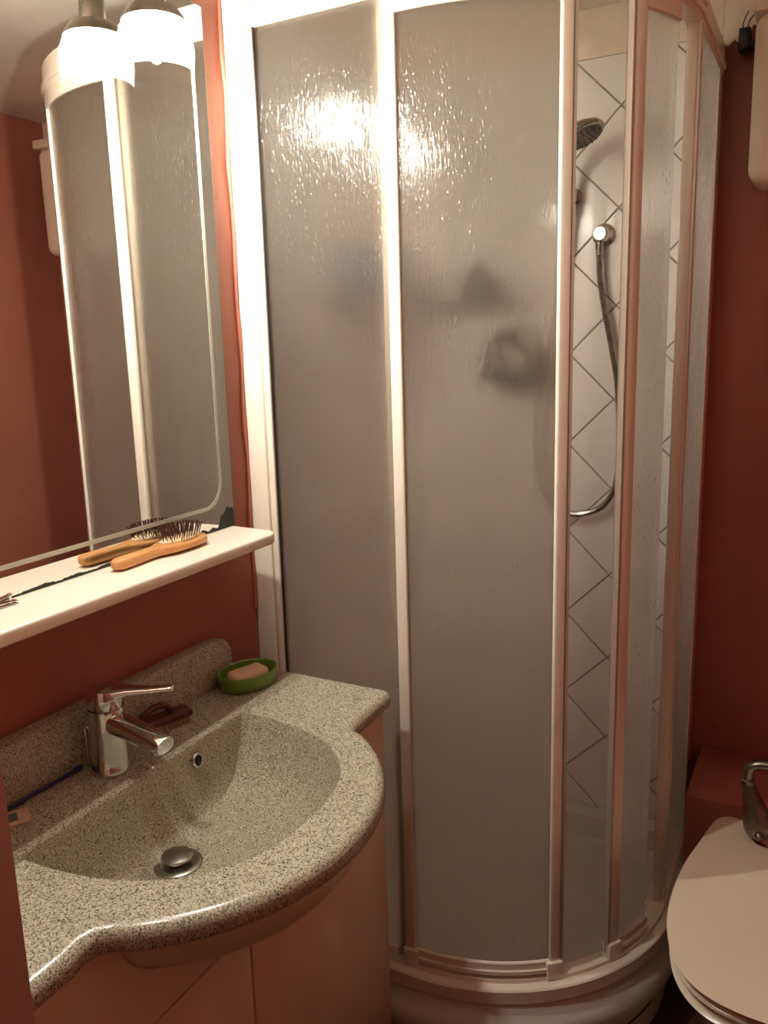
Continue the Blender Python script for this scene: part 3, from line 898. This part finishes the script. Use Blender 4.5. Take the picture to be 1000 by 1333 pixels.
# blackened silvering along the bottom edge and in the corner
bm = bmesh.new()
prof = []
k = 0
y = YB + 0.002
while y < YE - 0.002:
    h = 0.0032 + 0.0010 * math.sin(y * 90) + random.uniform(0, 0.0012)
    if -0.53 < y < -0.51: h += 0.002
    if y > -0.205: h += 0.003 + 0.002 * math.sin(y * 240)
    e = (y - (YE - 0.046)) / 0.044
    if e > 0: h += 0.030 * (1 - (1 - min(e * 1.5, 1)) ** 2) + 0.003 * math.sin(e * 14)
    prof.append((y, h)); y += 0.004
prof.append((YE - 0.0015, 0.028))
a = [bm.verts.new((0.0224, y, ZS + 0.0008)) for y, h in prof]; b_ = [bm.verts.new((0.0224, y, ZS + 0.0008 + h)) for y, h in prof]
c_ = [bm.verts.new((0.0220, y, ZS + 0.0008 + h)) for y, h in prof]
for i in range(len(prof) - 1):
    bm.faces.new((a[i], a[i + 1], b_[i + 1], b_[i])); bm.faces.new((b_[i], b_[i + 1], c_[i + 1], c_[i]))
part('black_edge_stain', bm, 'stain', mr, smooth=False)

lamp = thing('mirror_lamp', 'two-bulb lamp glaring above the mirror', 'lamp', (0.02, -0.455, 2.08))
bm = bmesh.new(); add_box(bm, 0.001, 0.022, -0.72, -0.19, 2.055, 2.105, 0.006)
part('back_plate', bm, 'chrome', lamp)
for lx, ly in ((0.082, -0.275), (0.152, -0.650)):
    bm = bmesh.new()
    tube(bm, smooth_path([(0.020, ly, 2.08), (lx * 0.6, ly, 2.095), (lx - 0.004, ly, 2.060), (lx, ly, 1.995)], 6), 0.007, 10)
    part('arm', bm, 'chrome', lamp)
    bm = bmesh.new(); lathe(bm, [(0.010, 0.050), (0.019, 0.044), (0.020, 0.010), (0.015, 0.004), (0.012, 0.0)], (lx, ly, 1.948), (0, 0, 1), 20)
    so = part('socket', bm, 'old_metal', lamp)
    bm = bmesh.new(); lathe(bm, [(0.004, 0.016), (0.0065, 0.012), (0.0075, 0.004), (0.0075, -0.004), (0.006, -0.011), (0.002, -0.014)], (lx, ly, 1.895), (0, 0, 1), 20)
    lathe(bm, [(0.006, 0.0), (0.006, 0.024)], (lx, ly, 1.924), (0, 0, 1), 12)
    part('bulb', bm, 'bulb', so)
    bm = bmesh.new()
    lathe_pts = [(0.046, 0.042), (0.054, 0.022), (0.056, 0.0), (0.053, -0.026)]
    n = 28
    loft(bm, [[Vector((lx + r * math.cos(2 * PI * k / n), ly + r * math.sin(2 * PI * k / n), 1.895 + h)) for k in range(n)] for r, h in lathe_pts])
    part('glow_shade', bm, 'shade', lamp)  # added shell, sized to widen the white glow round the bulb
    bm = bmesh.new()
    cup = [(0.0205, 0.066), (0.036, 0.060), (0.046, 0.046), (0.047, 0.042), (0.0445, 0.042), (0.0435, 0.045), (0.035, 0.056), (0.0205, 0.062)]
    loft(bm, [[Vector((lx + r * math.cos(2 * PI * k / n), ly + r * math.sin(2 * PI * k / n), 1.895 + h)) for k in range(n)] for r, h in cup])
    part('shade_cup', bm, 'old_metal', lamp)

# hairbrush on the shelf
hb = thing('hairbrush', 'wooden paddle hairbrush lying bristles up on the white shelf', 'hairbrush', (0.05, -0.32, ZS))
Rh = Matrix.Translation((0.057, -0.428, ZS + 0.001)) @ Matrix.Rotation(math.radians(92), 4, 'Z')
def hb_body(t):
    prof = [(0.000, 0.004, 0.004), (0.003, 0.009, 0.007), (0.012, 0.0125, 0.009), (0.040, 0.0125, 0.009), (0.070, 0.0105, 0.0085), (0.092, 0.0115, 0.0085), (0.106, 0.019, 0.008), (0.122, 0.0255, 0.008), (0.150, 0.0285, 0.008), (0.180, 0.0285, 0.008), (0.198, 0.0245, 0.008), (0.207, 0.016, 0.007), (0.211, 0.005, 0.004)]
    loops = []
    for x, w_, h_ in prof:
        loops.append([Vector((x, w_ * math.copysign(abs(math.cos(a)) ** 0.6, math.cos(a)), 0.010 + h_ * math.copysign(abs(math.sin(a)) ** 0.6, math.sin(a)))) for a in [2 * PI * k / 24 for k in range(24)]])
    loft(t, loops, True, True, True)
part('wooden_body', placed(hb_body, Rh), 'wood', hb)
def hb_pad(t):
    loft(t, [ellipse(0.156, 0, 0.045 * s, 0.022 * s, 0, z, 32) for s, z in ((1.0, 0.0165), (1.0, 0.0195), (0.9, 0.022), (0.6, 0.0240), (0.1, 0.025))], True, True, True)
part('cushion', placed(hb_pad, Rh), 'cushion', hb)
def hb_pins(t):
    for i in range(15):
        for j in range(7):
            x = 0.156 + (i - 7) * 0.0062 + (0.0031 if j % 2 else 0); y = (j - 3) * 0.0062
            e = ((x - 0.156) / 0.044) ** 2 + (y / 0.0215) ** 2
            if e > 1: continue
            z = 0.0185 + 0.005 * (1 - e)
            lx, ly = (x - 0.156) * 0.16 + random.uniform(-.002, .002), y * 0.30 + random.uniform(-.002, .002)
            tube(t, [(x, y, z), (x + lx, y + ly, z + 0.020)], 0.0009, 5)
            tube(t, [(x + lx * 0.96, y + ly * 0.96, z + 0.0190), (x + lx * 1.05, y + ly * 1.05, z + 0.0212)], 0.0014, 5)
o = part('bristles', placed(hb_pins, Rh), 'brown_pin', hb); o['kind'] = 'stuff'

# nail clipper on the shelf
nc = thing('nail_clipper', 'small chrome nail clipper lying on the left of the shelf', 'nail clipper', (0.04, -0.62, ZS))
Rc = Matrix.Translation((0.046, -0.625, ZS + 0.0006)) @ Matrix.Rotation(math.radians(88), 4, 'Z')
part('lower_arm', placed(lambda t: add_box(t, -0.030, 0.030, -0.005, 0.005, 0.0, 0.0016, 0.0006), Rc), 'chrome', nc)
part('upper_arm', placed(lambda t: add_box(t, -0.030, 0.030, -0.005, 0.005, 0.0, 0.0016, 0.0006), Rc @ Matrix.Translation((0, 0, 0.0055)) @ Matrix.Rotation(math.radians(4), 4, 'Y')), 'chrome', nc)
part('lever', placed(lambda t: add_box(t, -0.034, 0.022, -0.0045, 0.0045, 0.0, 0.0014, 0.0006), Rc @ Matrix.Translation((0, 0, 0.0105)) @ Matrix.Rotation(math.radians(-7), 4, 'Y')), 'chrome', nc)
part('rivet', placed(lambda t: lathe(t, [(0.0022, 0), (0.0022, 0.0135), (0.0032, 0.014), (0.0032, 0.0155)], (0.021, 0, 0.0), (0, 0, 1), 10), Rc), 'chrome', nc)

# ------------------------------------------------------------------ toilet corner
TX = 1.005
wc = thing('toilet', 'cream toilet with closed lid, beside the shower', 'toilet', (TX, 0.2, 0))
left = [(0.075, 0.405), (0.084, 0.412), (0.094, 0.428), (0.100, 0.446), (0.103, 0.470), (0.109, 0.485), (0.120, 0.492), (0.134, 0.490), (0.145, 0.478), (0.153, 0.455), (0.162, 0.410), (0.172, 0.360),
        (0.184, 0.300), (0.191, 0.240), (0.194, 0.180), (0.193, 0.130), (0.187, 0.080), (0.174, 0.030), (0.154, -0.010), (0.128, -0.038), (0.095, -0.055), (0.055, -0.064)]
def lid_loop(grow, z, pts=left):
    L_ = smooth_path([(-a, b_, 0) for a, b_ in pts], 4)
    R2 = [Vector((-p.x, p.y, 0)) for p in reversed(L_)]
    L_ = L_ + [Vector((0, -0.067, 0))] + R2 + [Vector((0.04, 0.397, 0)), Vector((0, 0.395, 0)), Vector((-0.04, 0.397, 0))]
    n = len(L_); out = []
    for i in range(n):
        t = (L_[(i + 1) % n] - L_[i - 1]).normalized()
        nn = Vector((t.y, -t.x, 0))
        out.append(Vector((TX + L_[i].x - nn.x * grow, L_[i].y - nn.y * grow, z)))
    return out
bm = bmesh.new()
loft(bm, [lid_loop(-0.004, 0.401), lid_loop(0.000, 0.404), lid_loop(0.001, 0.410), lid_loop(-0.002, 0.416), lid_loop(-0.008, 0.4195), lid_loop(-0.012, 0.4205)], True, True, True)
part('lid', bm, 'lid_plastic', wc, angle=60)
seat_l = [(0.08, 0.40), (0.115, 0.42), (0.140, 0.415)] + left[10:]
bm = bmesh.new()
loft(bm, [lid_loop(-0.006, 0.375, seat_l), lid_loop(0.001, 0.379, seat_l), lid_loop(0.004, 0.387, seat_l), lid_loop(0.001, 0.395, seat_l), lid_loop(-0.006, 0.399, seat_l)], True, True, True)
part('seat', bm, 'lid_plastic', wc, angle=60)
bm = bmesh.new()
def bowl_loop(sx_, sy_, cy_, z): return [Vector((TX + sx_ * math.cos(2 * PI * k / 56), cy_ + sy_ * math.sin(2 * PI * k / 56) * (1.0 if math.sin(2 * PI * k / 56) < 0 else 0.92), z)) for k in range(56)]
loft(bm, [bowl_loop(0.105, 0.17, 0.26, 0.0), bowl_loop(0.100, 0.165, 0.26, 0.03), bowl_loop(0.088, 0.150, 0.26, 0.10), bowl_loop(0.098, 0.165, 0.24, 0.17), bowl_loop(0.140, 0.205, 0.20, 0.24), bowl_loop(0.172, 0.232, 0.178, 0.30), bowl_loop(0.188, 0.243, 0.174, 0.345), bowl_loop(0.193, 0.247, 0.174, 0.362), bowl_loop(0.190, 0.244, 0.174, 0.372)], True, True, True)
part('bowl', bm, 'ceramic', wc)
bm = bmesh.new()
for sx_ in (-1, 1): lathe(bm, [(0.012, 0.0), (0.012, 0.028), (0.009, 0.030)], (TX + sx_ * 0.112, 0.452, 0.372), (0, 0, 1), 16)
add_box(bm, TX - 0.15, TX + 0.15, 0.37, 0.50, 0.25, 0.371, 0.02, 3)
part('rear_shelf', bm, 'ceramic', wc)

fv = thing('flush_pipe', 'dull chrome elbow pipe with flared end, behind the toilet lid', 'pipe', (0.93, 0.45, 0.5))
bm = bmesh.new()
tube(bm, smooth_path([(1.30, 0.44, 0.592), (1.02, 0.44, 0.592), (0.955, 0.44, 0.590), (0.925, 0.44, 0.588), (0.910, 0.44, 0.578), (0.9065, 0.44, 0.560), (0.9065, 0.44, 0.545)], 8), 0.0105, 14)
part('elbow', bm, 'old_metal', fv)
bm = bmesh.new()
lathe(bm, [(0.0125, 0), (0.0165, 0.002), (0.0165, 0.016), (0.0125, 0.018)], (0.945, 0.44, 0.5915), (1, 0, 0.03), 20)
part('collar', bm, 'old_metal', fv)
bm = bmesh.new()
lathe(bm, [(0.0115, 0), (0.0140, 0.002), (0.0140, 0.010), (0.0115, 0.012)], (0.9065, 0.44, 0.553), (0.05, 0, -1), 20)
part('collar', bm, 'old_metal', fv)
bm = bmesh.new()
lathe(bm, [(0.0125, 0), (0.0140, 0.012), (0.018, 0.035), (0.0255, 0.062), (0.031, 0.085), (0.032, 0.098), (0.028, 0.110), (0.017, 0.117)], (0.9070, 0.44, 0.543), (0.30, -0.02, -1), 24)
part('flared_body', bm, 'old_metal', fv)
bm = bmesh.new()
lathe(bm, [(0.0, 0.0), (0.007, 0.002), (0.010, 0.008), (0.007, 0.014), (0.0, 0.016)], (0.934, 0.415, 0.449), (0.2, -1, -0.5), 16)
part('knob', bm, 'old_metal', fv)
bm = bmesh.new()
tube(bm, [(1.30, 0.44, 0.592), (1.30, 0.5355, 0.592)], 0.0105, 12); tube(bm, [(1.30, 0.52, 0.592), (1.30, SY + 0.004, 0.592)], 0.0105, 12)
part('wall_run', bm, 'old_metal', fv)

wh = thing('wall_cistern', 'cream rounded cistern hung on the red wall, at the right edge above the toilet', 'cistern', (1.0, 0.72, 1.9))
bm = bmesh.new(); add_box(bm, 0.822, 1.28, 0.640, SY + 0.004, 1.768, 2.092, 0.030, 5)
part('body', bm, 'cistern_paint', wh)
bm = bmesh.new(); add_box(bm, 0.818, 1.284, 0.636, SY - 0.002, 2.088, 2.115, 0.006)
part('lid', bm, 'cistern_paint', wh)
sv = thing('stop_valve', 'small black stop valve on the wall beside the cistern top', 'valve', (0.80, 0.76, 2.07))
bm = bmesh.new(); add_box(bm, 0.783, 0.806, SY - 0.050, SY - 0.014, 2.052, 2.096, 0.003)
part('body', bm, 'black_plastic', sv)
bm = bmesh.new(); tube(bm, [(0.806, SY - 0.032, 2.062), (0.8205, SY - 0.032, 2.062)], 0.010, 12); lathe(bm, [(0.012, 0), (0.012, 0.012)], (0.795, SY + 0.004, 2.068), (0, -1, 0), 12); tube(bm, [(0.795, SY - 0.009, 2.068), (0.795, SY - 0.016, 2.068)], 0.007, 10)
part('connector', bm, 'black_plastic', sv)
bm = bmesh.new()
for x, s in ((0.788, 0.5), (0.798, 1.0)):
    tube(bm, smooth_path([(x, SY - 0.030, 2.094), (x + 0.004 * s, SY - 0.026, 2.115), (x + 0.020 * s, SY - 0.020, 2.135)], 5), 0.0012, 6)
part('loose_wire', bm, 'black_plastic', sv)

# ------------------------------------------------------------------ parenting offsets were handled in part(); nothing further
